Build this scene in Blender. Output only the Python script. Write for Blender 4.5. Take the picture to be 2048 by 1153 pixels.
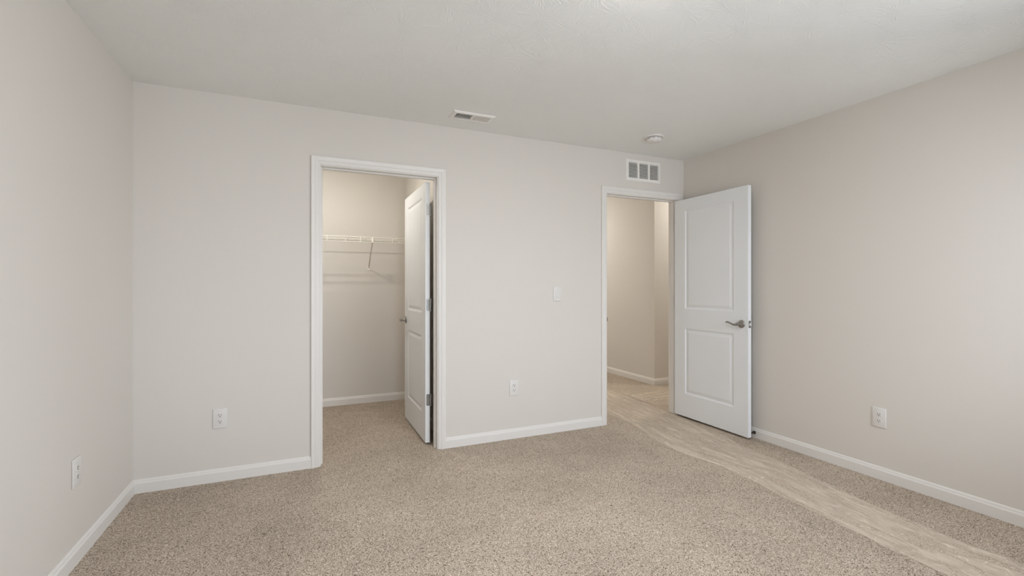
import bpy, bmesh, math, random
from math import pi, sin, cos, radians, atan2
from mathutils import Vector, Matrix

S = bpy.context.scene
COL = S.collection
for o in list(bpy.data.objects):
    bpy.data.objects.remove(o)

# ------------------------------------------------------------ camera
cam = bpy.data.cameras.new('camera')
cam.sensor_width = 36.0
cam.sensor_fit = 'HORIZONTAL'
cam.lens = 930.0 * 36.0 / 2048.0
cam.shift_y = -2.3 / 2048.0
cam.clip_start = 0.02
camo = bpy.data.objects.new('camera', cam)
camo.location = (0, 0, 1.2234)
camo.rotation_euler = (radians(90), 0, -radians(24.065))
COL.objects.link(camo)
S.camera = camo

# ------------------------------------------------------------ view
S.view_settings.view_transform = 'Standard'
S.view_settings.look = 'None'
S.view_settings.gamma = 1.0
S.view_settings.use_curve_mapping = False
S.view_settings.exposure = 0.07
S.cycles.max_bounces = 14
S.cycles.diffuse_bounces = 10
S.cycles.transparent_max_bounces = 16
S.cycles.caustics_reflective = False
S.cycles.caustics_refractive = False

# ------------------------------------------------------------ world: an overcast sky over dull ground
W = bpy.data.worlds.new('sky')
S.world = W
W.use_nodes = True
nt = W.node_tree
nt.nodes.clear()
out = nt.nodes.new('ShaderNodeOutputWorld')
bg = nt.nodes.new('ShaderNodeBackground')
tc = nt.nodes.new('ShaderNodeTexCoord')
sx = nt.nodes.new('ShaderNodeSeparateXYZ')
mr = nt.nodes.new('ShaderNodeMapRange')
mr.inputs[1].default_value = -0.06
mr.inputs[2].default_value = 0.10
rp = nt.nodes.new('ShaderNodeMix')
rp.data_type = 'RGBA'
rp.inputs[6].default_value = (0.70, 0.75, 0.82, 1)
rp.inputs[7].default_value = (0.86, 0.95, 1.08, 1)
nt.links.new(tc.outputs['Generated'], sx.inputs[0])
nt.links.new(sx.outputs[2], mr.inputs[0])
nt.links.new(mr.outputs[0], rp.inputs[0])
nt.links.new(rp.outputs[2], bg.inputs[0])
bg.inputs[1].default_value = 15.4
nt.links.new(bg.outputs[0], out.inputs[0])

# the room in metres: x to the right, y into the photograph, z up from the carpet
XL, XR, YB, YR, H = -0.927, 3.345, 3.425, -0.50, 2.44
T = 0.115
YB2 = YB + T
CLX, CLY = 1.01, 5.115            # closet right wall, closet back wall
HLX, HRX, HSY, HEY, HEX, HH = 2.25, 3.977, 4.56, 7.0, 5.5, 2.74   # hall
LAMP_BED, LAMP_CLOSET, LAMP_HALL = 86.0, 1020.0, 88.0
# windows in the rear wall (x0, x1)
WINS = [(0.05, 0.75), (1.85, 2.85)]
WZ0, WZ1 = 0.70, 2.05
WFILL = (-0.44, 0.92)              # unseen window added near the rear corner to brighten the left wall
for (px, py, rz, wd) in [((a + b) / 2, YR - T + .02, 0, b - a) for a, b in WINS] + [(XR + T - .02, sum(WFILL) / 2, 90, WFILL[1] - WFILL[0])]:   # a light portal in each window opening guides the sky light in
    l = bpy.data.lights.new('window_portal', 'AREA')
    l.shape = 'RECTANGLE'
    l.size = wd - 0.1
    l.size_y = WZ1 - WZ0 - 0.1
    l.cycles.is_portal = True
    lo = bpy.data.objects.new('window_portal', l)
    lo.location = (px, py, (WZ0 + WZ1) / 2)
    lo.rotation_euler = (radians(90), 0, radians(rz))
    COL.objects.link(lo)

# ------------------------------------------------------------ materials
def new_mat(name):
    m = bpy.data.materials.new(name)
    m.use_nodes = True
    n = m.node_tree
    n.nodes.clear()
    o = n.nodes.new('ShaderNodeOutputMaterial')
    p = n.nodes.new('ShaderNodeBsdfPrincipled')
    n.links.new(p.outputs[0], o.inputs[0])
    return m, n, p, o

def srgb(r, g, b):
    f = lambda c: (c / 255 / 12.92) if c / 255 <= 0.04045 else ((c / 255 + 0.055) / 1.055) ** 2.4
    return (f(r), f(g), f(b), 1)

def node(n, t, **kw):
    x = n.nodes.new(t)
    for k, v in kw.items():
        setattr(x, k, v)
    return x

def paint(name, col, rough=0.5, spec=0.3, grain=0.02, scale=900, metallic=0.0):
    """painted surface with a faint procedural unevenness"""
    m, n, p, o = new_mat(name)
    p.inputs['Roughness'].default_value = rough
    p.inputs['Specular IOR Level'].default_value = spec
    p.inputs['Metallic'].default_value = metallic
    t = node(n, 'ShaderNodeTexCoord')
    z = node(n, 'ShaderNodeTexNoise')
    z.inputs['Scale'].default_value = scale
    z.inputs['Detail'].default_value = 2
    n.links.new(t.outputs['Object'], z.inputs['Vector'])
    mx = node(n, 'ShaderNodeMix', data_type='RGBA')
    mx.inputs[6].default_value = col
    mx.inputs[7].default_value = tuple(c * (1 - grain) for c in col[:3]) + (1,)
    n.links.new(z.outputs[0], mx.inputs[0])
    n.links.new(mx.outputs[2], p.inputs['Base Color'])
    b = node(n, 'ShaderNodeBump')
    b.inputs['Strength'].default_value = 0.06
    b.inputs['Distance'].default_value = 0.0006
    n.links.new(z.outputs[0], b.inputs['Height'])
    n.links.new(b.outputs[0], p.inputs['Normal'])
    return m

M_WALL = paint('greige_wall_paint', (0.668, 0.636, 0.592, 1), 0.62, 0.22, 0.015, 260)
M_TRIM = paint('white_trim_paint', (0.735, 0.714, 0.684, 1), 0.38, 0.4, 0.01, 300)
M_DOOR = paint('white_door_paint', (0.765, 0.785, 0.80, 1), 0.42, 0.4, 0.015, 500)
M_PLASTIC = paint('white_plastic', (0.70, 0.682, 0.655, 1), 0.35, 0.45, 0.01, 400)
M_VENT = paint('white_enamel', srgb(232, 230, 226), 0.4, 0.4, 0.01, 400)
M_WIRE = paint('white_vinyl_wire', srgb(238, 235, 228), 0.4, 0.4, 0.01, 400)
M_NICKEL = paint('satin_nickel', srgb(165, 162, 157), 0.30, 0.5, 0.08, 700, 1.0)
M_STEEL = paint('dull_steel', srgb(150, 149, 146), 0.42, 0.5, 0.1, 700, 1.0)
M_BRONZE = paint('dark_bronze', srgb(74, 68, 60), 0.28, 0.5, 0.1, 500, 0.9)
M_DARK = paint('dark_slot', srgb(38, 34, 31), 0.7, 0.2, 0.1, 300)
M_BRACE = paint('grey_brace', srgb(196, 188, 177), 0.5, 0.4, 0.05, 400)  # brace coloured greyer than the white shelf wire
M_DUCT = paint('duct_metal', srgb(84, 78, 72), 0.7, 0.2, 0.1, 200)
M_RUBBER = paint('white_rubber', srgb(215, 212, 206), 0.7, 0.2, 0.05, 300)

def ceiling_mat():
    m, n, p, o = new_mat('stomped_ceiling_texture')
    p.inputs['Base Color'].default_value = (0.79, 0.80, 0.782, 1)
    p.inputs['Roughness'].default_value = 0.75
    p.inputs['Specular IOR Level'].default_value = 0.2
    t = node(n, 'ShaderNodeTexCoord')
    hs = []
    for k, (sc, off) in enumerate([(4.6, (0, 0, 0)), (3.7, (3.13, 7.7, 0))]):
        mp = node(n, 'ShaderNodeMapping')
        mp.inputs['Location'].default_value = off
        mp.inputs['Scale'].default_value = (1, 1, 0)
        n.links.new(t.outputs['Object'], mp.inputs[0])
        nz = node(n, 'ShaderNodeTexNoise')           # bend the strokes a little
        nz.inputs['Scale'].default_value = 9
        n.links.new(mp.outputs[0], nz.inputs['Vector'])
        bend = node(n, 'ShaderNodeVectorMath', operation='SCALE')
        bend.inputs['Scale'].default_value = 0.06
        n.links.new(nz.outputs['Color'], bend.inputs[0])
        ad = node(n, 'ShaderNodeVectorMath', operation='ADD')
        n.links.new(mp.outputs[0], ad.inputs[0])
        n.links.new(bend.outputs[0], ad.inputs[1])
        vo = node(n, 'ShaderNodeTexVoronoi', voronoi_dimensions='2D')
        vo.inputs['Scale'].default_value = sc
        n.links.new(ad.outputs[0], vo.inputs['Vector'])
        sb = node(n, 'ShaderNodeVectorMath', operation='SUBTRACT')
        n.links.new(ad.outputs[0], sb.inputs[0])
        n.links.new(vo.outputs['Position'], sb.inputs[1])
        mz = node(n, 'ShaderNodeVectorMath', operation='MULTIPLY')
        mz.inputs[1].default_value = (1, 1, 0)
        n.links.new(sb.outputs[0], mz.inputs[0])
        nm = node(n, 'ShaderNodeVectorMath', operation='NORMALIZE')
        n.links.new(mz.outputs[0], nm.inputs[0])
        ln = node(n, 'ShaderNodeVectorMath', operation='LENGTH')
        n.links.new(mz.outputs[0], ln.inputs[0])
        se = node(n, 'ShaderNodeSeparateColor')
        n.links.new(vo.outputs['Color'], se.inputs[0])
        m1 = node(n, 'ShaderNodeMath', operation='MULTIPLY_ADD')
        m1.inputs[1].default_value = 40
        n.links.new(se.outputs[0], m1.inputs[0])
        m2 = node(n, 'ShaderNodeMath', operation='MULTIPLY')
        m2.inputs[1].default_value = 8
        n.links.new(ln.outputs['Value'], m2.inputs[0])
        n.links.new(m2.outputs[0], m1.inputs[2])
        cz = node(n, 'ShaderNodeCombineXYZ')
        n.links.new(m1.outputs[0], cz.inputs[2])
        a2 = node(n, 'ShaderNodeVectorMath', operation='MULTIPLY_ADD')
        a2.inputs[1].default_value = (13, 13, 0)
        n.links.new(nm.outputs[0], a2.inputs[0])
        n.links.new(cz.outputs[0], a2.inputs[2])
        st = node(n, 'ShaderNodeTexNoise')
        st.inputs['Scale'].default_value = 1.0
        st.inputs['Detail'].default_value = 1.5
        n.links.new(a2.outputs[0], st.inputs['Vector'])
        rg = node(n, 'ShaderNodeMapRange')
        rg.inputs[1].default_value = 0.30
        rg.inputs[2].default_value = 0.74
        n.links.new(st.outputs[0], rg.inputs[0])
        fo = node(n, 'ShaderNodeMapRange', interpolation_type='SMOOTHSTEP')
        fo.inputs[1].default_value = 0.25
        fo.inputs[2].default_value = 0.07
        n.links.new(ln.outputs['Value'], fo.inputs[0])
        mu = node(n, 'ShaderNodeMath', operation='MULTIPLY')
        n.links.new(rg.outputs[0], mu.inputs[0])
        n.links.new(fo.outputs[0], mu.inputs[1])
        hs.append(mu)
    mxx = node(n, 'ShaderNodeMath', operation='MAXIMUM')
    n.links.new(hs[0].outputs[0], mxx.inputs[0])
    n.links.new(hs[1].outputs[0], mxx.inputs[1])
    b = node(n, 'ShaderNodeBump')
    b.inputs['Strength'].default_value = 0.40
    b.inputs['Distance'].default_value = 0.0030
    n.links.new(mxx.outputs[0], b.inputs['Height'])
    n.links.new(b.outputs[0], p.inputs['Normal'])
    return m
M_CEIL = ceiling_mat()

def carpet_mat():
    m, n, p, o = new_mat('speckled_beige_carpet')
    p.inputs['Roughness'].default_value = 0.95
    p.inputs['Specular IOR Level'].default_value = 0.05
    t = node(n, 'ShaderNodeTexCoord')
    wz = node(n, 'ShaderNodeTexNoise')
    wz.inputs['Scale'].default_value = 55
    wz.inputs['Detail'].default_value = 2
    n.links.new(t.outputs['Object'], wz.inputs['Vector'])
    ws = node(n, 'ShaderNodeVectorMath', operation='SCALE')
    ws.inputs['Scale'].default_value = 0.03
    n.links.new(wz.outputs['Color'], ws.inputs[0])
    wa = node(n, 'ShaderNodeVectorMath', operation='ADD')
    n.links.new(t.outputs['Object'], wa.inputs[0])
    n.links.new(ws.outputs[0], wa.inputs[1])
    a = node(n, 'ShaderNodeTexNoise')                # multi-toned yarn flecks, with the shade between fibres painted into the darks
    a.inputs['Scale'].default_value = 205
    a.inputs['Detail'].default_value = 3
    a.inputs['Roughness'].default_value = 0.65
    n.links.new(wa.outputs[0], a.inputs['Vector'])
    r = node(n, 'ShaderNodeValToRGB')
    e = r.color_ramp.elements
    e[0].position, e[0].color = 0.34, srgb(66, 57, 47)
    e[1].position, e[1].color = 0.68, srgb(234, 222, 207)
    q = e.new(0.43); q.color = srgb(136, 122, 106)
    q = e.new(0.50); q.color = srgb(192, 178, 162)
    n.links.new(a.outputs[0], r.inputs[0])
    big = node(n, 'ShaderNodeTexNoise')              # trodden and brushed patches
    big.inputs['Scale'].default_value = 2.2
    big.inputs['Detail'].default_value = 4
    big.inputs['Roughness'].default_value = 0.6
    n.links.new(t.outputs['Object'], big.inputs['Vector'])
    br = node(n, 'ShaderNodeMapRange')
    br.inputs[1].default_value = 0.3
    br.inputs[2].default_value = 0.7
    br.inputs[3].default_value = 0.90
    br.inputs[4].default_value = 1.10
    n.links.new(big.outputs[0], br.inputs[0])
    mu = node(n, 'ShaderNodeVectorMath', operation='SCALE')
    n.links.new(r.outputs[0], mu.inputs[0])
    n.links.new(br.outputs[0], mu.inputs['Scale'])
    n.links.new(mu.outputs[0], p.inputs['Base Color'])
    b = node(n, 'ShaderNodeBump')
    b.inputs['Strength'].default_value = 0.7
    b.inputs['Distance'].default_value = 0.006
    n.links.new(a.outputs[0], b.inputs['Height'])
    n.links.new(b.outputs[0], p.inputs['Normal'])
    return m
M_CARPET = carpet_mat()

def film_mat():
    """clear plastic film: mostly see-through, milky where it wrinkles off the pile"""
    m, n, p, o = new_mat('clear_plastic_film')
    p.inputs['Base Color'].default_value = srgb(243, 229, 211)
    p.inputs['Roughness'].default_value = 0.16
    p.inputs['Specular IOR Level'].default_value = 0.5
    t = node(n, 'ShaderNodeTexCoord')
    mp = node(n, 'ShaderNodeMapping')
    mp.inputs['Scale'].default_value = (13, 2.6, 1)
    n.links.new(t.outputs['UV'], mp.inputs[0])
    def noise(scale, detail, dist):
        z = node(n, 'ShaderNodeTexNoise')
        z.inputs['Scale'].default_value = scale
        z.inputs['Detail'].default_value = detail
        z.inputs['Distortion'].default_value = dist
        n.links.new(mp.outputs[0], z.inputs['Vector'])
        return z
    def mrange(src, a, b_, c, d):
        m_ = node(n, 'ShaderNodeMapRange')
        for k, v in enumerate((a, b_, c, d)):
            m_.inputs[k + 1].default_value = v
        n.links.new(src, m_.inputs[0])
        return m_
    def mth(op, a, b_):
        m_ = node(n, 'ShaderNodeMath', operation=op)
        for k, v in enumerate((a, b_)):
            if isinstance(v, (int, float)):
                m_.inputs[k].default_value = v
            else:
                n.links.new(v, m_.inputs[k])
        return m_.outputs[0]
    soft = mrange(noise(1.0, 4, .8).outputs[0], .36, .64, .24, .54).outputs[0]      # milky drifts
    def creases(scale, w):
        c = mth('ABSOLUTE', mth('SUBTRACT', noise(scale, 1.0, 1.5).outputs[0], .5), 0)
        return mrange(c, 0, w, 1, 0).outputs[0]
    cr = mth('MAXIMUM', creases(.55, .008), creases(1.2, .007))
    n_fac = mth('MINIMUM', mth('ADD', soft, mth('MULTIPLY', cr, .22)), .92)
    tr = node(n, 'ShaderNodeBsdfTransparent')
    mx = node(n, 'ShaderNodeMixShader')
    n.links.new(n_fac, mx.inputs[0])
    n.links.new(tr.outputs[0], mx.inputs[1])
    n.links.new(p.outputs[0], mx.inputs[2])
    n.links.new(mx.outputs[0], o.inputs[0])
    b = node(n, 'ShaderNodeBump')
    b.inputs['Strength'].default_value = 0.35
    b.inputs['Distance'].default_value = 0.003
    n.links.new(mth('ADD', noise(2.5, 3, .8).outputs[0], mth('MULTIPLY', cr, .35)), b.inputs['Height'])
    n.links.new(b.outputs[0], p.inputs['Normal'])
    return m
M_FILM = film_mat()

def glass_mat():
    m, n, p, o = new_mat('window_glass')
    n.nodes.remove(p)
    g = node(n, 'ShaderNodeBsdfGlossy')
    g.inputs['Roughness'].default_value = 0.02
    tr = node(n, 'ShaderNodeBsdfTransparent')
    fr = node(n, 'ShaderNodeFresnel')
    mx = node(n, 'ShaderNodeMixShader')
    n.links.new(fr.outputs[0], mx.inputs[0])
    n.links.new(tr.outputs[0], mx.inputs[1])
    n.links.new(g.outputs[0], mx.inputs[2])
    n.links.new(mx.outputs[0], o.inputs[0])
    return m
M_GLASS = glass_mat()

def lamp_mat(name, col, strength):
    m, n, p, o = new_mat(name)
    n.nodes.remove(p)
    e = node(n, 'ShaderNodeEmission')
    e.inputs[0].default_value = col
    e.inputs[1].default_value = strength
    n.links.new(e.outputs[0], o.inputs[0])
    return m

# ------------------------------------------------------------ object helpers
def obj(name, bm, mat, parent=None, smooth=False, recalc=True):
    if recalc:
        bmesh.ops.recalc_face_normals(bm, faces=bm.faces)
    me = bpy.data.meshes.new(name)
    bm.to_mesh(me)
    bm.free()
    for m in (mat if isinstance(mat, (list, tuple)) else [mat]):
        me.materials.append(m)
    if smooth:
        me.shade_smooth()
        me.set_sharp_from_angle(angle=radians(40))
    o = bpy.data.objects.new(name, me)
    COL.objects.link(o)
    if parent is not None:
        o.parent = parent
    return o

def tag(o, label=None, cat=None, group=None, kind=None):
    if label: o['label'] = label
    if cat: o['category'] = cat
    if group: o['group'] = group
    if kind: o['kind'] = kind
    return o

def thing(name, loc, rot=(0, 0, 0), label=None, cat=None, group=None):
    o = bpy.data.objects.new(name, None)
    o.empty_display_size = 0.05
    o.location = loc
    o.rotation_euler = rot
    COL.objects.link(o)
    return tag(o, label, cat, group)

def copy_thing(src, loc, rot, label, group=None):
    r = src.copy()
    COL.objects.link(r)
    r.location = loc
    r.rotation_euler = rot
    tag(r, label, None, group)
    for ch in list(src.children):
        c = ch.copy()
        COL.objects.link(c)
        c.parent = r
        for g in list(ch.children):
            d = g.copy()
            COL.objects.link(d)
            d.parent = c
    return r

def box(bm, x0, y0, z0, x1, y1, z1, bevel=0.0, seg=2):
    r = bmesh.ops.create_cube(bm, size=1.0)
    vs = r['verts']
    for v in vs:
        v.co = Vector((x0 + (v.co.x + .5) * (x1 - x0), y0 + (v.co.y + .5) * (y1 - y0), z0 + (v.co.z + .5) * (z1 - z0)))
    if bevel:
        es = list({e for v in vs for e in v.link_edges})
        bmesh.ops.bevel(bm, geom=es, offset=bevel, segments=seg, affect='EDGES', profile=0.5)
    return bm

def box_bm(*a, **k):
    return box(bmesh.new(), *a, **k)

def lathe(bm, prof, seg=40, mat=None):
    """revolve (radius, height) pairs about z"""
    rings = []
    for (r, z) in prof:
        if r < 1e-6:
            rings.append([bm.verts.new((0, 0, z))])
        else:
            rings.append([bm.verts.new((r * cos(2 * pi * k / seg), r * sin(2 * pi * k / seg), z)) for k in range(seg)])
    for a, b in zip(rings, rings[1:]):
        for k in range(seg):
            k2 = (k + 1) % seg
            if len(a) == 1 and len(b) == 1:
                continue
            if len(a) == 1:
                bm.faces.new((a[0], b[k], b[k2]))
            elif len(b) == 1:
                bm.faces.new((a[k], b[0], a[k2]))
            else:
                bm.faces.new((a[k], b[k], b[k2], a[k2]))
    if mat is not None:
        bmesh.ops.transform(bm, matrix=mat, verts=[v for r in rings for v in r])
    return bm

def tube(bm, pts, radii, seg=10, flat=1.0, up=Vector((0, 0, 1)), cap=True):
    """a swept round bar through pts; flat squeezes it along 'up'"""
    pts = [Vector(p) for p in pts]
    if not isinstance(radii, (list, tuple)):
        radii = [radii] * len(pts)
    rings = []
    for i, p in enumerate(pts):
        d = (pts[min(i + 1, len(pts) - 1)] - pts[max(i - 1, 0)]).normalized()
        u = up if abs(d.dot(up)) < 0.95 else Vector((1, 0, 0))
        s = d.cross(u).normalized()
        w = s.cross(d).normalized()
        rings.append([bm.verts.new(p + s * radii[i] * cos(2 * pi * k / seg) + w * radii[i] * flat * sin(2 * pi * k / seg)) for k in range(seg)])
    for a, b in zip(rings, rings[1:]):
        for k in range(seg):
            bm.faces.new((a[k], a[(k + 1) % seg], b[(k + 1) % seg], b[k]))
    if cap:
        bm.faces.new(rings[0])
        bm.faces.new(rings[-1])
    return bm

def slab(name, p0, u, v, w, us, vs, holes, mat, label=None):
    """a flat slab with rectangular openings: p0 origin, u and v the directions of its face, w its thickness vector"""
    bm = bmesh.new()
    p0, u, v, w = Vector(p0), Vector(u), Vector(v), Vector(w)
    ua = sorted(set([us[0], us[1]] + [c for h in holes for c in (h[0], h[1])]))
    va = sorted(set([vs[0], vs[1]] + [c for h in holes for c in (h[2], h[3])]))
    g = {}
    def vert(i, j):
        if (i, j) not in g:
            g[(i, j)] = bm.verts.new(p0 + u * ua[i] + v * va[j])
        return g[(i, j)]
    fs = []
    for i in range(len(ua) - 1):
        for j in range(len(va) - 1):
            cu, cv = (ua[i] + ua[i + 1]) / 2, (va[j] + va[j + 1]) / 2
            if any(h[0] < cu < h[1] and h[2] < cv < h[3] for h in holes):
                continue
            fs.append(bm.faces.new((vert(i, j), vert(i + 1, j), vert(i + 1, j + 1), vert(i, j + 1))))
    r = bmesh.ops.extrude_face_region(bm, geom=fs)
    bmesh.ops.translate(bm, vec=w, verts=[x for x in r['geom'] if isinstance(x, bmesh.types.BMVert)])
    bmesh.ops.recalc_face_normals(bm, faces=bm.faces)
    return tag(obj(name, bm, mat), label, None, None, 'structure')

# ------------------------------------------------------------ door openings
JT = 0.019                                   # jamb board
CL = dict(x0=0.104, x1=0.914, z=2.050)       # closet opening between the jamb faces
BD = dict(x0=2.453, x1=3.263, z=2.053)       # bedroom opening
GRX0, GRX1, GRZ0, GRZ1 = 2.660, 3.054, 2.192, 2.387    # return grille, outside
VNX0, VNX1, VNY0, VNY1 = 0.940, 1.248, 3.075, 3.226    # ceiling register, outside

# ------------------------------------------------------------ shell
slab('floor', (0, 0, 0), (1, 0, 0), (0, 1, 0), (0, 0, -0.10), (XL - T, HEX + T), (YR - T, HEY + T), [], M_CARPET,
     'beige speckled carpet floor running through bedroom, closet and hall')
slab('ceiling', (0, 0, H), (1, 0, 0), (0, 1, 0), (0, 0, HH - H), (XL - T, HEX + T), (YR - T, HEY + T),
     [(HLX - T, HEX + T, YB2, HEY + T), (VNX0 + .028, VNX1 - .028, VNY0 + .028, VNY1 - .028)], M_CEIL, 'white ceiling with stomped brush texture')
slab('ceiling_hall', (0, 0, HH), (1, 0, 0), (0, 1, 0), (0, 0, 0.1), (HLX - T, HEX + T), (YB, HEY + T), [], M_CEIL, 'higher ceiling over the hall')
slab('wall_back', (0, YB, 0), (1, 0, 0), (0, 0, 1), (0, T, 0), (XL - T, HEX + T), (-0.02, H),
     [(CL['x0'] - JT, CL['x1'] + JT, -0.02, CL['z'] + JT), (BD['x0'] - JT, BD['x1'] + JT, -0.02, BD['z'] + JT),
      (GRX0 + .025, GRX1 - .025, GRZ0 + .025, GRZ1 - .025)], M_WALL, 'greige back wall with closet opening and bedroom doorway')
slab('wall_left', (XL, 0, 0), (0, 1, 0), (0, 0, 1), (-T, 0, 0), (YR - T, CLY + T), (-0.02, H), [], M_WALL, 'greige left wall')
slab('wall_right', (XR, 0, 0), (0, 1, 0), (0, 0, 1), (T, 0, 0), (YR - T, YB), (-0.02, H), [(WFILL[0], WFILL[1], WZ0, WZ1)], M_WALL, 'greige right wall behind the open bedroom door')
slab('wall_rear', (0, YR, 0), (1, 0, 0), (0, 0, 1), (0, -T, 0), (XL, XR), (-0.02, H),
     [(a, b, WZ0, WZ1) for a, b in WINS], M_WALL, 'greige window wall behind the camera')
slab('wall_closet_back', (0, CLY, 0), (1, 0, 0), (0, 0, 1), (0, T, 0), (-0.30 - T, CLX + T), (-0.02, H), [], M_WALL, 'closet back wall behind the wire shelf')
slab('wall_closet_left', (-0.30, 0, 0), (0, 1, 0), (0, 0, 1), (-T, 0, 0), (YB2, CLY), (-0.02, H), [], M_WALL, 'unseen closet left wall, set close in to bounce light')  # unseen wall brought in close so more lamp light bounces inside the closet
slab('wall_closet_right', (CLX, 0, 0), (0, 1, 0), (0, 0, 1), (T, 0, 0), (YB2, CLY), (-0.02, H), [], M_WALL, 'closet right wall behind the closet door')
slab('wall_hall_left', (HLX, 0, 0), (0, 1, 0), (0, 0, 1), (-T, 0, 0), (YB2, HEY), (-0.02, HH), [], M_WALL, 'hall left wall')
slab('wall_hall_end', (0, HEY, 0), (1, 0, 0), (0, 0, 1), (0, T, 0), (HLX - T, HRX + T), (-0.02, HH), [], M_WALL, 'hall end wall')
slab('wall_hall_right', (HRX, 0, 0), (0, 1, 0), (0, 0, 1), (T, 0, 0), (HSY, HEY), (-0.02, HH), [], M_WALL, 'hall wall seen through the bedroom doorway')
slab('wall_hall_side', (0, HSY, 0), (1, 0, 0), (0, 0, 1), (0, T, 0), (HRX + T, HEX), (-0.02, HH), [], M_WALL, 'hall wall beyond the outside corner')
slab('wall_hall_turn', (HEX, 0, 0), (0, 1, 0), (0, 0, 1), (T, 0, 0), (YB2, HSY + T), (-0.02, HH), [], M_WALL, 'end wall of the side hall')

# ------------------------------------------------------------ baseboards
BB = [(0, 0), (.0140, 0), (.0140, .056), (.0132, .0595), (.0105, .063), (.0090, .066), (.0085, .070), (.0072, .0735), (.0045, .077), (.003, .079), (0, .080)]
def baseboard(name, a, b, nrm, label, mitre=0):
    """profile run from a to b (x, y), nrm the direction out of the wall"""
    bm = bmesh.new()
    nrm = Vector(nrm)
    r = []
    run = (Vector(b) - Vector(a)).normalized()
    for p, m in ((a, -mitre), (b, 0)):          # mitre: the run's start reaches round an outside corner
        r.append([bm.verts.new((p[0] + nrm.x * d + run.x * m * d, p[1] + nrm.y * d + run.y * m * d, z - (0.004 if z == 0 else 0))) for d, z in BB])
    for i in range(len(BB) - 1):
        bm.faces.new((r[0][i], r[0][i + 1], r[1][i + 1], r[1][i]))
    bm.faces.new(r[0]); bm.faces.new(r[1])
    return tag(obj(name, bm, M_TRIM), label, None, None, 'structure')
CAS = 0.057; REV = 0.006
baseboard('baseboard_left', (XL, YR), (XL, YB), (1, 0, 0), 'white baseboard along the left wall')
baseboard('baseboard_back_left', (XL, YB), (CL['x0'] - REV - CAS, YB), (0, -1, 0), 'white baseboard left of the closet')
baseboard('baseboard_back_middle', (CL['x1'] + REV + CAS, YB), (BD['x0'] - REV - CAS, YB), (0, -1, 0), 'white baseboard between closet and bedroom doorway')
baseboard('baseboard_right', (XR, YR), (XR, YB), (-1, 0, 0), 'white baseboard along the right wall')
baseboard('baseboard_rear', (XL, YR), (XR, YR), (0, 1, 0), 'white baseboard under the windows')
baseboard('baseboard_closet_back', (-0.30, CLY), (CLX, CLY), (0, -1, 0), 'white baseboard on the closet back wall')
baseboard('baseboard_closet_right', (CLX, YB2), (CLX, CLY), (-1, 0, 0), 'white baseboard on the closet right wall')
baseboard('baseboard_hall_right', (HRX, HSY), (HRX, HEY), (-1, 0, 0), 'white baseboard on the hall wall', 1)
baseboard('baseboard_hall_side', (HRX, HSY), (HEX, HSY), (0, -1, 0), 'white baseboard past the hall corner', 1)
baseboard('baseboard_hall_left', (HLX, YB2), (HLX, HEY), (1, 0, 0), 'white baseboard on the hall left wall')

# ------------------------------------------------------------ door frames
CP = [(0, 0), (0, .0060), (.004, .0085), (.010, .0085), (.013, .0100), (.022, .0108), (.0245, .0135), (.029, .0150), (.032, .0138), (.040, .0148), (.048, .0165), (.054, .0165), (.057, .0140), (.057, 0)]
def door_frame(name, d, sides, stop_y, label):
    bm = bmesh.new()
    x0, x1, zt = d['x0'] - REV, d['x1'] + REV, d['z'] + REV
    for (yw, sg) in sides:
        secs = [lambda s: (x0 - s, -0.004), lambda s: (x0 - s, zt + s), lambda s: (x1 + s, zt + s), lambda s: (x1 + s, -0.004)]
        rows = [[bm.verts.new((f(s)[0], yw + sg * t, f(s)[1])) for s, t in CP] for f in secs]
        for a, b in zip(rows, rows[1:]):
            for i in range(len(CP) - 1):
                bm.faces.new((a[i], a[i + 1], b[i + 1], b[i]))
            bm.faces.new((a[-1], a[0], b[0], b[-1]))
        bm.faces.new(rows[0]); bm.faces.new(rows[-1])
    root = tag(obj(name, bm, M_TRIM), label, None, None, 'structure')
    X0, X1, Z = d['x0'], d['x1'], d['z']
    b = bmesh.new()
    box(b, X0 - JT + .0005, YB, -.004, X0, YB2, Z + JT - .0005, .0012, 1)
    box(b, X1, YB, -.004, X1 + JT - .0005, YB2, Z + JT - .0005, .0012, 1)
    box(b, X0, YB, Z, X1, YB2, Z + JT - .0005, .0012, 1)
    obj('jamb', b, M_TRIM, root)
    b = bmesh.new()
    y0, y1 = stop_y
    box(b, X0, y0, -.004, X0 + .011, y1, Z, .002, 2)
    box(b, X1 - .011, y0, -.004, X1, y1, Z, .002, 2)
    box(b, X0 + .011, y0, Z - .011, X1 - .011, y1, Z, .002, 2)
    obj('stop', b, M_TRIM, root)
    return root
trim1 = door_frame('trim_1', CL, [(YB, -1)], (YB + .040, YB2 - .037), 'white moulded casing and jamb round the closet opening')
trim2 = door_frame('trim_2', BD, [(YB, -1), (YB2, 1)], (YB + .038, YB + .074), 'white moulded casing and jamb round the bedroom doorway')
b = bmesh.new()
box(b, BD['x0'] - .0005, YB + .003, .885, BD['x0'] + .0014, YB + .033, .985, .0004, 1)
box(b, BD['x0'] - .0005, YB - .010, .918, BD['x0'] + .0026, YB + .006, .952, .001, 1)
obj('strike_plate', b, M_NICKEL, trim2)

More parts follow.
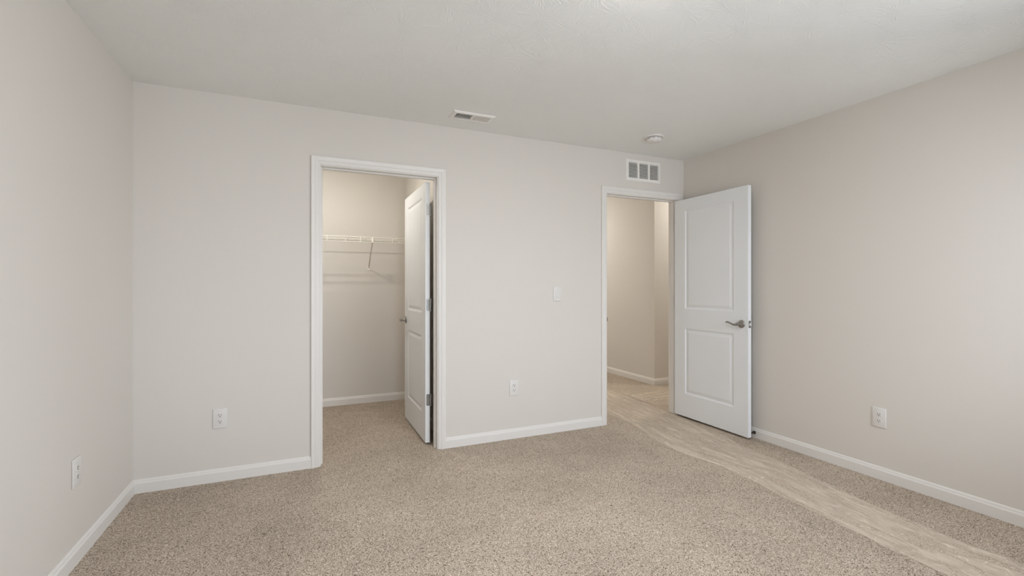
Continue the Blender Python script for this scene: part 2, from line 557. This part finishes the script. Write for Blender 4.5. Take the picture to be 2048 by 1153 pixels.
# ------------------------------------------------------------ panel doors
DW, DT = 0.804, 0.035
def door_leaf_bm(h, panels):
    """moulded two-panel leaf, both faces; x from the hinge edge, y the thickness, z up"""
    bm = bmesh.new()
    s0, s1 = panels[0][0], panels[0][1]
    xs = [0, s0, s1, DW]
    zs = [0] + [c for p in sorted(panels, key=lambda q: q[2]) for c in (p[2], p[3])] + [h]
    rings = [(0, 0), (.004, .0015), (.011, .0068), (.015, .0078), (.021, .0078), (.026, .0066), (.042, .0028), (.046, .0022)]
    def face(y, inward):
        V = {}
        def vt(x, z, d=0):
            k = (round(x, 6), round(z, 6), round(d, 6))
            if k not in V:
                V[k] = bm.verts.new((x, y + inward * d, z))
            return V[k]
        for i in range(3):
            for j in range(len(zs) - 1):
                a, b_, c, d_ = xs[i], xs[i + 1], zs[j], zs[j + 1]
                if i == 1 and j % 2 == 1:
                    for (o1, d1), (o2, d2) in zip(rings, rings[1:]):
                        A = [(a + o1, c + o1), (b_ - o1, c + o1), (b_ - o1, d_ - o1), (a + o1, d_ - o1)]
                        B = [(a + o2, c + o2), (b_ - o2, c + o2), (b_ - o2, d_ - o2), (a + o2, d_ - o2)]
                        for k in range(4):
                            k2 = (k + 1) % 4
                            bm.faces.new((vt(*A[k], d1), vt(*A[k2], d1), vt(*B[k2], d2), vt(*B[k], d2)))
                    o1, d1 = rings[-1]
                    bm.faces.new((vt(a + o1, c + o1, d1), vt(b_ - o1, c + o1, d1), vt(b_ - o1, d_ - o1, d1), vt(a + o1, d_ - o1, d1)))
                else:
                    bm.faces.new((vt(a, c), vt(b_, c), vt(b_, d_), vt(a, d_)))
        return vt
    f0 = face(0.0, 1)
    f1 = face(DT, -1)
    def loop(vt):
        return [vt(x, 0) for x in xs] + [vt(DW, z) for z in zs[1:]] + [vt(x, h) for x in reversed(xs[:-1])] + [vt(0, z) for z in reversed(zs[1:-1])]
    A, B = loop(f0), loop(f1)
    for k in range(len(A)):
        k2 = (k + 1) % len(A)
        bm.faces.new((A[k], A[k2], B[k2], B[k]))
    return bm

def lever_handle(parent, y, side, zc, xc):
    """rosette, hub and a waved lever pointing back to the hinge; side is the outward direction along y"""
    bm = bmesh.new()
    mt = Matrix.Translation((xc, y, zc)) @ Matrix.Rotation(radians(-90 * side), 4, 'X')
    lathe(bm, [(0, 0), (.0325, 0), (.0325, .003), (.0315, .006), (.028, .0085), (.020, .010), (.0145, .0125), (.0125, .018), (.0120, .040), (.0135, .043), (.0140, .050), (.0130, .056), (.0090, .0585), (0, .059)], 40, mt)
    root = obj('door_handle', bm, M_NICKEL, parent, smooth=True)
    bm = bmesh.new()
    pts = [(xc + .004, y + side * .050, zc - .001), (xc - .012, y + side * .052, zc - .004), (xc - .028, y + side * .053, zc - .0055), (xc - .045, y + side * .053, zc - .003),
           (xc - .062, y + side * .0525, zc + .0035), (xc - .080, y + side * .051, zc + .010), (xc - .096, y + side * .049, zc + .0120), (xc - .110, y + side * .046, zc + .0095), (xc - .121, y + side * .043, zc + .005)]
    tube(bm, pts, [.0105, .0100, .0090, .0072, .0060, .0062, .0074, .0066, .0018], 14, 1.0)
    obj('lever', bm, M_NICKEL, root, smooth=True)
    bm = bmesh.new()
    mt2 = Matrix.Translation((xc, y + side * .0588, zc)) @ Matrix.Rotation(radians(-90 * side), 4, 'X')
    lathe(bm, [(0, 0), (.0045, 0), (.0045, .0012), (.003, .0018), (0, .0018)], 20, mt2)
    obj('lock_button', bm, M_STEEL, root, smooth=True)
    return root

def rounded_plate(bm, x0, x1, z0, z1, y0, y1, r, which):
    """plate in the xz plane with the corners at one end ('lo' or 'hi' x) rounded"""
    pts = []
    def arc(cx, cz, a0):
        return [(cx + r * cos(a0 + k * pi / 12), cz + r * sin(a0 + k * pi / 12)) for k in range(7)]
    if which == 'lo':
        pts = [(x1, z0), (x1, z1)] + arc(x0 + r, z1 - r, pi / 2) + arc(x0 + r, z0 + r, pi)
    else:
        pts = [(x0, z1), (x0, z0)] + arc(x1 - r, z0 + r, -pi / 2) + arc(x1 - r, z1 - r, 0)
    a = [bm.verts.new((x, y0, z)) for x, z in pts]
    c = [bm.verts.new((x, y1, z)) for x, z in pts]
    bm.faces.new(a); bm.faces.new(c)
    for k in range(len(a)):
        k2 = (k + 1) % len(a)
        bm.faces.new((a[k], a[k2], c[k2], c[k]))

def make_door(name, loc, rotz, label, back_side):
    """back_side: the face (y=0 or y=DT) that carries the hinge knuckles"""
    root = bpy.data.objects.new(name, None)
    root.location = loc
    root.rotation_euler = (0, 0, rotz)
    COL.objects.link(root)
    tag(root, label, 'door', None, 'structure')
    h = 2.019
    leaf = obj('door_leaf', door_leaf_bm(h, [(.128, .668, .212, .822), (.128, .668, 1.000, 1.918)]), M_DOOR, root)
    bv = leaf.modifiers.new('soft_edges', 'BEVEL')
    bv.width = .0012; bv.segments = 2; bv.angle_limit = radians(60)
    for y, sd in ((0, -1), (DT, 1)):
        lever_handle(root, y, sd, .905, DW - .062)
    bm = bmesh.new()
    box(bm, DW - .0004, DT / 2 - .0125, .905 - .0285, DW + .0012, DT / 2 + .0125, .905 + .0285, .0005, 1)
    lp = obj('latch_plate', bm, M_NICKEL, root)
    bm = bmesh.new()
    vs = [bm.verts.new(p) for p in [(DW, DT / 2 - .007, .894), (DW, DT / 2 + .007, .894), (DW + .011, DT / 2 + (.007 if back_side else -.007), .894),
                                     (DW, DT / 2 - .007, .916), (DW, DT / 2 + .007, .916), (DW + .011, DT / 2 + (.007 if back_side else -.007), .916)]]
    for f in ((0, 1, 2), (3, 4, 5), (0, 1, 4, 3), (1, 2, 5, 4), (2, 0, 3, 5)):
        bm.faces.new([vs[i] for i in f])
    obj('latch_bolt', bm, M_STEEL, lp)
    yk = DT if back_side else 0.0
    out = 1 if back_side else -1
    for zc in (1.806, 1.067, .331):
        bm = bmesh.new()
        tube(bm, [(-.003, yk + out * .006, zc - .046), (-.003, yk + out * .006, zc + .046)], .0062, 16)
        for zz in (-.047, .047):
            tube(bm, [(-.003, yk + out * .006, zc + zz - .002), (-.003, yk + out * .006, zc + zz + .002)], .0045, 12)
        hg = obj('hinge', bm, M_STEEL, root, smooth=True)
        bm = bmesh.new()       # leaf let into the hinge edge of the door: a plate in the yz plane
        y_in, y_out = yk - out * .028, yk + out * .004
        lo, hi = min(y_in, y_out), max(y_in, y_out)
        rounded_plate(bm, lo, hi, zc - .0445, zc + .0445, 0, .0018, .008, 'lo' if back_side else 'hi')
        for v in bm.verts:
            v.co = Vector((-.0014 + v.co.y, v.co.x, v.co.z))
        obj('hinge_plate', bm, M_STEEL, hg)
        for k, dz in enumerate((-.030, 0, .030)):
            bm = bmesh.new()
            yy = yk - out * (.020 if k == 1 else .012)
            lathe(bm, [(0, .0012), (.0028, .0010), (.0036, 0), (0, 0)], 16, Matrix.Translation((-.0014, yy, zc + dz)) @ Matrix.Rotation(radians(-90), 4, 'Y'))
            obj('screw', bm, M_NICKEL, hg, smooth=True)
    return root

# closet door: hinged on the right jamb, swung into the closet; knuckles on its right face
door_closet = make_door('door_1', (.889, 3.553, .016), radians(90), 'white two-panel closet door standing open inside the closet', 0)
# bedroom door: hinged on the right jamb, swung into the bedroom against the right wall
door_bed = make_door('door_2', (3.228, 3.419, .018), radians(-90), 'white two-panel bedroom door standing open along the right wall', DT)

# ------------------------------------------------------------ windows in the rear wall
def make_window(name, width, loc, rotz, label):
    """sash window in an opening; local x along the wall, y=0 the room face, +y outwards"""
    w = bpy.data.objects.new(name, None)
    w.location = loc
    w.rotation_euler = (0, 0, rotz)
    COL.objects.link(w)
    tag(w, label, None, None, 'structure')
    a, c, f, z1 = -width / 2, width / 2, .045, WZ1 - WZ0
    y0, y1 = .03, T - .01
    bm = bmesh.new()
    box(bm, a, y0, 0, a + f, y1, z1); box(bm, c - f, y0, 0, c, y1, z1)
    box(bm, a + f, y0, 0, c - f, y1, f); box(bm, a + f, y0, z1 - f, c - f, y1, z1)
    obj('frame', bm, M_TRIM, w)
    obj('sash_rail', box_bm(a + f, y0 + .012, z1 / 2 - .02, c - f, y1 - .015, z1 / 2 + .02, .003), M_TRIM, w)
    obj('pane', box_bm(a + f, y0 + .030, f, c - f, y0 + .034, z1 - f), M_GLASS, w)
    obj('sill', box_bm(a - .04, -.035, -.03, c + .04, .03, 0, .004), M_TRIM, w)
for i, (a, c) in enumerate(WINS):
    make_window('window_%d' % (i + 1), c - a, ((a + c) / 2, YR, WZ0), pi, 'white sash window behind the camera')
make_window('window_3', WFILL[1] - WFILL[0], (XR, sum(WFILL) / 2, WZ0), -pi / 2, 'added unseen white sash window in the right wall, brightening the left wall')

# ------------------------------------------------------------ electrical outlets and switch
def slot_bm(x, z, w, h_):
    return box_bm(x - w / 2, -.0012, z - h_ / 2, x + w / 2, .0006, z + h_ / 2)
def make_outlet(loc, rotz, label):
    """plate in the xz plane, facing -y"""
    root = thing('electrical_outlet', loc, (0, 0, rotz), label, 'outlet', 'duplex electrical outlets low on the walls')
    bm = box_bm(-.0395, -.0065, -.063, .0395, 0, .063, .0035, 3)
    pl = obj('cover_plate', bm, M_PLASTIC, root, smooth=True)
    for s in (1, -1):
        bm = bmesh.new()
        pts = []
        R, hh = .0172, .0142
        for k in range(48):
            a = 2 * pi * k / 48
            pts.append((R * cos(a), max(-hh, min(hh, R * sin(a)))))
        r0 = [bm.verts.new((x * .96, -.0062, z * .96 + s * .0195)) for x, z in pts]
        r1 = [bm.verts.new((x * .96, -.0080, z * .96 + s * .0195)) for x, z in pts]
        r2 = [bm.verts.new((x * .92, -.0085, z * .92 + s * .0195)) for x, z in pts]
        for A, B in ((r0, r1), (r1, r2)):
            for k in range(48):
                bm.faces.new((A[k], A[(k + 1) % 48], B[(k + 1) % 48], B[k]))
        bm.faces.new(r2)
        rc = obj('receptacle', bm, M_PLASTIC, root)
        for dx, dz, w, h_ in ((-.0064, .0035, .0026, .0085), (.0064, .0035, .0024, .0068)):
            b2 = slot_bm(dx, s * .0195 + dz, w, h_)
            bmesh.ops.translate(b2, vec=(0, -.0080, 0), verts=b2.verts)
            obj('slot', b2, M_DARK, rc)
        b2 = bmesh.new()
        lathe(b2, [(0, 0), (.0027, 0), (.0027, .0016), (0, .0016)], 16, Matrix.Translation((0, -.0078, s * .0195 - .0068)) @ Matrix.Rotation(radians(90), 4, 'X'))
        obj('ground_hole', b2, M_DARK, rc)
    bm = bmesh.new()
    lathe(bm, [(0, 0), (.0034, 0), (.0030, .0012), (0, .0016)], 20, Matrix.Translation((0, -.0063, 0)) @ Matrix.Rotation(radians(90), 4, 'X'))
    obj('screw', bm, M_PLASTIC, root, smooth=True)
    return root
ol = make_outlet((-.484, YB, .395), 0, 'white duplex outlet on the back wall left of the closet')
copy_thing(ol, (1.5465, YB, .408), (0, 0, 0), 'white duplex outlet on the back wall between closet and bedroom doorway')
copy_thing(ol, (XR, 1.750, .391), (0, 0, radians(-90)), 'white duplex outlet on the right wall beyond the open door')
copy_thing(ol, (XL, 2.6735, .400), (0, 0, radians(90)), 'white duplex outlet on the left wall, seen nearly edge on')

sw = thing('light_switch', (1.9455, YB, 1.164), (0, 0, 0), 'white rocker light switch on the back wall beside the bedroom doorway', 'light switch')
bm = box_bm(-.0365, -.0065, -.060, .0365, 0, .060, .0035, 3)
obj('cover_plate', bm, M_PLASTIC, sw, smooth=True)
bm = box_bm(-.0170, -.0072, -.0340, .0170, -.0045, .0340, .0008, 1)
obj('switch_frame', bm, M_PLASTIC, sw)
bm = bmesh.new()
pr = [(-.0312, -.0070), (-.0312, -.0128), (-.0295, -.0132), (.0, -.0092), (.0312, -.0076), (.0312, -.0070)]
A = [bm.verts.new((-.0150, y, z)) for z, y in pr]
B = [bm.verts.new((.0150, y, z)) for z, y in pr]
for k in range(len(pr)):
    k2 = (k + 1) % len(pr)
    bm.faces.new((A[k], A[k2], B[k2], B[k]))
bm.faces.new(A); bm.faces.new(B)
obj('rocker', bm, M_PLASTIC, sw)

# ------------------------------------------------------------ ceiling register
vx, vy = (VNX0 + VNX1) / 2, (VNY0 + VNY1) / 2
vt = thing('ceiling_vent', (vx, vy, H), (0, 0, 0), 'white louvred air vent in the ceiling above the closet', 'vent')
hx, hy = (VNX1 - VNX0) / 2, (VNY1 - VNY0) / 2
bm = bmesh.new()
pr = [(0, 0), (.002, -.004), (.010, -.010), (.024, -.011), (.027, -.010), (.027, .012)]   # (in from the edge, z)
rows = [[bm.verts.new((sx_ * (hx - d), sy_ * (hy - d), z)) for d, z in pr] for sx_, sy_ in ((-1, -1), (1, -1), (1, 1), (-1, 1))]
for k in range(4):
    a, c = rows[k], rows[(k + 1) % 4]
    for i in range(len(pr) - 1):
        bm.faces.new((a[i], a[i + 1], c[i + 1], c[i]))
obj('frame', bm, M_VENT, vt)
ix, iy = hx - .027, hy - .027
obj('divider', box_bm(-.005, -iy, -.010, .005, iy, .004), M_VENT, vt)
nsl = 9
for side in (-1, 1):
    for k in range(nsl):
        xc = side * (.005 + (k + .5) * (ix - .005) / nsl)
        bm = box_bm(-.0008, -iy, -.0085, .0008, iy, .0085)
        bmesh.ops.rotate(bm, cent=(0, 0, 0), matrix=Matrix.Rotation(radians(-42 * side), 3, 'Y'), verts=bm.verts)
        bmesh.ops.translate(bm, vec=(xc, 0, -.0035), verts=bm.verts)
        obj('slat', bm, M_VENT, vt)
bm = bmesh.new()
z0, z1 = .004, .13
q = [(-ix, -iy), (ix, -iy), (ix, iy), (-ix, iy)]
A = [bm.verts.new((x, y, z0)) for x, y in q]
B = [bm.verts.new((x, y, z1)) for x, y in q]
for k in range(4):
    bm.faces.new((A[k], A[(k + 1) % 4], B[(k + 1) % 4], B[k]))
bm.faces.new(B)
obj('duct', bm, M_DARK, vt)

# ------------------------------------------------------------ return air grille over the bedroom doorway
gx, gz = (GRX0 + GRX1) / 2, (GRZ0 + GRZ1) / 2
gr = thing('return_air_grille', (gx, YB, gz), (0, 0, 0), 'white three-section return air grille above the bedroom doorway', 'vent')
hx, hz = (GRX1 - GRX0) / 2, (GRZ1 - GRZ0) / 2
bm = bmesh.new()
pr = [(0, 0), (.001, -.004), (.004, -.007), (.024, -.0085), (.026, -.007), (.026, .010)]
rows = [[bm.verts.new((sx_ * (hx - d), y, sz_ * (hz - d))) for d, y in pr] for sx_, sz_ in ((-1, -1), (1, -1), (1, 1), (-1, 1))]
for k in range(4):
    a, c = rows[k], rows[(k + 1) % 4]
    for i in range(len(pr) - 1):
        bm.faces.new((a[i], a[i + 1], c[i + 1], c[i]))
obj('frame', bm, M_VENT, gr)
ix, iz = hx - .026, hz - .026
mw = .020
cw = (2 * ix - 2 * mw) / 3
for k in (0, 1):
    x0 = -ix + cw + k * (cw + mw)
    obj('divider', box_bm(x0, -.0080, -iz, x0 + mw, .006, iz, .001, 1), M_VENT, gr)
nl = 12
for c in range(3):
    x0 = -ix + c * (cw + mw)
    for k in range(nl):
        zc = -iz + (k + .5) * 2 * iz / nl
        bm = box_bm(x0, -.0090, -.0005, x0 + cw, .0090, .0005)
        bmesh.ops.rotate(bm, cent=(0, 0, 0), matrix=Matrix.Rotation(radians(41), 3, 'X'), verts=bm.verts)
        bmesh.ops.translate(bm, vec=(0, .0005, zc), verts=bm.verts)
        obj('louver', bm, M_VENT, gr)
bm = bmesh.new()
q = [(-ix, -iz), (ix, -iz), (ix, iz), (-ix, iz)]
A = [bm.verts.new((x, .010, z)) for x, z in q]
B = [bm.verts.new((x, .095, z)) for x, z in q]
for k in range(4):
    bm.faces.new((A[k], A[(k + 1) % 4], B[(k + 1) % 4], B[k]))
bm.faces.new(B)
obj('duct', bm, M_DUCT, gr)

# ------------------------------------------------------------ smoke detector
sd = thing('smoke_detector', (2.590, 2.975, H), (0, 0, 0), 'round white smoke detector on the ceiling in front of the return air grille', 'smoke detector')
bm = lathe(bmesh.new(), [(0, 0), (.076, 0), (.076, -.005), (.074, -.009), (.068, -.0115), (.064, -.0115), (0, -.0115)], 56)
obj('base', bm, M_PLASTIC, sd, smooth=True)
bm = lathe(bmesh.new(), [(0, -.011), (.057, -.011), (.057, -.0155), (0, -.0155)], 56)
obj('shadow_gap', bm, M_DARK, sd)
bm = lathe(bmesh.new(), [(0, -.0150), (.0615, -.0150), (.0620, -.018), (.0600, -.027), (.0560, -.035), (.0500, -.040), (.030, -.0415), (0, -.0415)], 56)
obj('cover', bm, M_PLASTIC, sd, smooth=True)
bm = bmesh.new()
lathe(bm, [(0, 0), (.0165, 0), (.0165, -.003), (.015, -.0042), (0, -.0045)], 32, Matrix.Translation((-.012, -.022, -.0412)))
obj('test_button', bm, M_PLASTIC, sd, smooth=True)
for k in range(10):                                      # sensing slots round the cover
    a = 2 * pi * k / 10 + .2
    bm = box_bm(-.010, -.0006, -.0012, .010, .0006, .0012)
    bmesh.ops.transform(bm, matrix=Matrix.Translation((.0608 * cos(a), .0608 * sin(a), -.0225)) @ Matrix.Rotation(a + pi / 2, 4, 'Z'), verts=bm.verts)
    obj('slot', bm, M_DUCT, sd)

# ------------------------------------------------------------ wire shelf in the closet
SZ = 1.716                                               # top of the deck
SY0, SY1 = CLY - .305, CLY - .008
SXa, SXb = -0.30 + .004, CLX - .004
sh = thing('wire_shelf', (0, 0, 0), (0, 0, 0), 'white ventilated wire shelf across the closet back wall', 'shelf')
bm = bmesh.new()
x = SXa + .012
while x < SXb - .005:                                    # closely set deck wires, turned down at the front
    tube(bm, [(x, SY1, SZ), (x, SY0 + .004, SZ), (x, SY0, SZ - .004)], .0013, 6)
    x += .0254
obj('deck_wires', bm, M_WIRE, sh, smooth=True)
for nm, y, z, r in (('front_rail', SY0 - .001, SZ + .001, .0032), ('front_rail', SY0 - .003, SZ - .046, .0032), ('support_rail', SY0 + .170, SZ - .0040, .0032), ('back_rail', SY1, SZ - .0040, .0032)):
    obj(nm, tube(bmesh.new(), [(SXa, y, z), (SXb, y, z)], r, 10), M_WIRE, sh, smooth=True)
for k in range(-3, 1):                                   # lip posts every 12 inches
    px = .507 + k * .309
    if SXa < px < SXb:
        bm = tube(bmesh.new(), [(px, SY0 - .002, SZ + .002), (px, SY0 - .003, SZ - .047)], .0040, 8)
        obj('lip_post', bm, M_WIRE, sh, smooth=True)
px = .507 + .309
obj('lip_post', tube(bmesh.new(), [(px, SY0 - .002, SZ + .002), (px, SY0 - .003, SZ - .047)], .0040, 8), M_WIRE, sh, smooth=True)
for px in (-.155, .39, .936):
    bm = box_bm(px - .007, SY1 - .010, SZ - .016, px + .007, CLY, SZ + .006, .003, 2)
    obj('wall_clip', bm, M_WIRE, sh)
for px in (.622,):
    br = tube(bmesh.new(), [(px, SY0 - .001, SZ - .040), (px, SY0 + .012, SZ - .050), (px, CLY - .020, 1.435), (px, CLY - .006, 1.420)], .0056, 10)
    bo = obj('support_brace', br, M_BRACE, sh, smooth=True)
    obj('brace_foot', box_bm(px - .0125, CLY - .012, 1.402, px + .0125, CLY, 1.436, .004, 2), M_WIRE, bo)
    obj('brace_hook', box_bm(px - .008, SY0 - .008, SZ - .050, px + .008, SY0 + .004, SZ + .004, .003, 2), M_WIRE, bo)

# ------------------------------------------------------------ door stop on the right baseboard
ds = thing('door_stop', (XR - .0135, 2.640, .043), (0, 0, 0), 'dark metal door stop on the right baseboard behind the open door', 'door stop')
mt = Matrix.Rotation(radians(-90), 4, 'Y')
bm = lathe(bmesh.new(), [(0, 0), (.0135, 0), (.0135, .002), (.0115, .006), (.0085, .016), (.0060, .030), (.0048, .044), (.0048, .052), (0, .052)], 28, mt)
obj('stem', bm, M_BRONZE, ds, smooth=True)
bm = lathe(bmesh.new(), [(0, .051), (.0075, .051), (.0082, .054), (.0082, .062), (.0065, .0662), (0, .0665)], 24, mt)
obj('rubber_tip', bm, M_RUBBER, ds, smooth=True)

# ------------------------------------------------------------ plastic film on the carpet
def film(name, left, right, n_len, n_wid, label, seed):
    """a wrinkled film strip between two edge polylines of (x, y)"""
    rnd = random.Random(seed)
    def samp(pl, t):
        f = t * (len(pl) - 1); i = min(int(f), len(pl) - 2); g = f - i
        p0 = pl[max(i - 1, 0)]; p1 = pl[i]; p2 = pl[i + 1]; p3 = pl[min(i + 2, len(pl) - 1)]
        r = []
        for k in (0, 1):
            r.append(.5 * (2 * p1[k] + (p2[k] - p0[k]) * g + (2 * p0[k] - 5 * p1[k] + 4 * p2[k] - p3[k]) * g * g + (3 * p1[k] - p0[k] - 3 * p2[k] + p3[k]) * g ** 3))
        return r
    ph = [(rnd.uniform(8, 30), rnd.uniform(0, 6.3), rnd.uniform(.5, 3), rnd.uniform(0, 6.3), rnd.uniform(.2, 1)) for _ in range(7)]
    bm = bmesh.new()
    uvl = bm.loops.layers.uv.new('UVMap')
    g, uv = {}, {}
    L = sum(math.dist(left[i], left[i + 1]) for i in range(len(left) - 1))
    for j in range(n_len + 1):
        t = j / n_len
        a, c = samp(left, t), samp(right, t)
        wj = .010 * sin(t * 37 + seed) + .006 * sin(t * 91)
        for i in range(n_wid + 1):
            s = i / n_wid
            x = a[0] + (c[0] - a[0]) * s; y = a[1] + (c[1] - a[1]) * s
            ed = 1 - abs(2 * s - 1)
            if s == 0: x -= wj
            if s == 1: x += .012 * sin(t * 53 + 1.3 * seed)
            z = sum(w * max(0, sin(f * s * pi * .8 + p + 2.5 * sin(q * t * 6 + r))) ** 6 for f, p, q, r, w in ph) * .0030
            z = .0012 + z * min(1, ed * 8 + .1) + .0016 * min(1, ed * 10)
            v = bm.verts.new((x, y, z))
            g[(i, j)] = v
            uv[v] = (s * abs(math.dist(a, c)), t * L)
    for j in range(n_len):
        for i in range(n_wid):
            f = bm.faces.new((g[(i, j)], g[(i + 1, j)], g[(i + 1, j + 1)], g[(i, j + 1)]))
            for lp in f.loops:
                lp[uvl].uv = uv[lp.vert]
    bmesh.ops.recalc_face_normals(bm, faces=bm.faces)
    o = obj(name, bm, M_FILM, smooth=True)
    if o.data.polygons[0].normal.z < 0:
        o.data.flip_normals()
    return tag(o, label, 'plastic film')
film('carpet_protection_film',
     [(2.40, .30), (2.46, .75), (2.481, 1.111), (2.500, 1.27), (2.521, 1.673), (2.595, 2.206), (2.535, 2.70), (2.66, 3.33), (2.68, 3.75), (2.72, 4.6), (2.80, 5.6)],
     [(2.93, .30), (2.92, .80), (2.885, 1.046), (2.882, 1.277), (2.921, 1.635), (3.005, 2.062), (3.058, 2.47), (3.136, 2.87), (3.222, 3.41), (3.275, 4.35), (3.29, 5.6)],
     300, 110, 'long wrinkled clear plastic film strip on the carpet from bedroom floor through the doorway', 3)
film('carpet_protection_film',
     [(3.315, 3.735), (3.42, 3.75), (3.60, 3.77), (4.2, 3.78), (4.9, 3.80)],
     [(3.315, 4.33), (3.42, 4.31), (3.62, 4.285), (4.2, 4.27), (4.9, 4.26)],
     150, 100, 'shorter clear plastic film strip lying across the hall carpet beyond the doorway', 8)

# ------------------------------------------------------------ ceiling lamps
def ceiling_lamp(loc, r, mat, label):
    t = thing('ceiling_light', loc, (0, 0, 0), label, 'ceiling light')
    bm = lathe(bmesh.new(), [(0, 0), (r + .014, 0), (r + .014, -.010), (r + .006, -.018), (r, -.018), (r, -.008), (0, -.008)], 48)
    obj('base', bm, M_VENT, t, smooth=True)
    bm = lathe(bmesh.new(), [(r - .001, -.010), (r - .001, -.020), (r * .95, -.0235), (r * .86, -.0265), (r * .7, -.029), (r * .35, -.031), (0, -.0315)], 48)
    obj('diffuser', bm, mat, t, smooth=True)
    return t
ceiling_lamp((1.215, 1.385, H), .15, lamp_mat('bedroom_lamp_glow', (1, .98, .955, 1), LAMP_BED), 'round flush ceiling light in the middle of the bedroom ceiling')
ceiling_lamp((.20, 4.235, H), .029, lamp_mat('closet_lamp_glow', (1, .95, .87, 1), LAMP_CLOSET), 'round flush ceiling light inside the closet')
ceiling_lamp((4.75, 4.02, HH), .13, lamp_mat('hall_lamp_glow', (1, .96, .90, 1), LAMP_HALL), 'round flush ceiling light in the side hall')
ceiling_lamp((2.85, 6.05, HH), .13, lamp_mat('hall_fill_glow', (1, .96, .90, 1), LAMP_HALL * 1.65), 'added unseen ceiling light in the main hall, brightening the hall wall')  # added lamp out of view, lifts the hall wall seen through the doorway
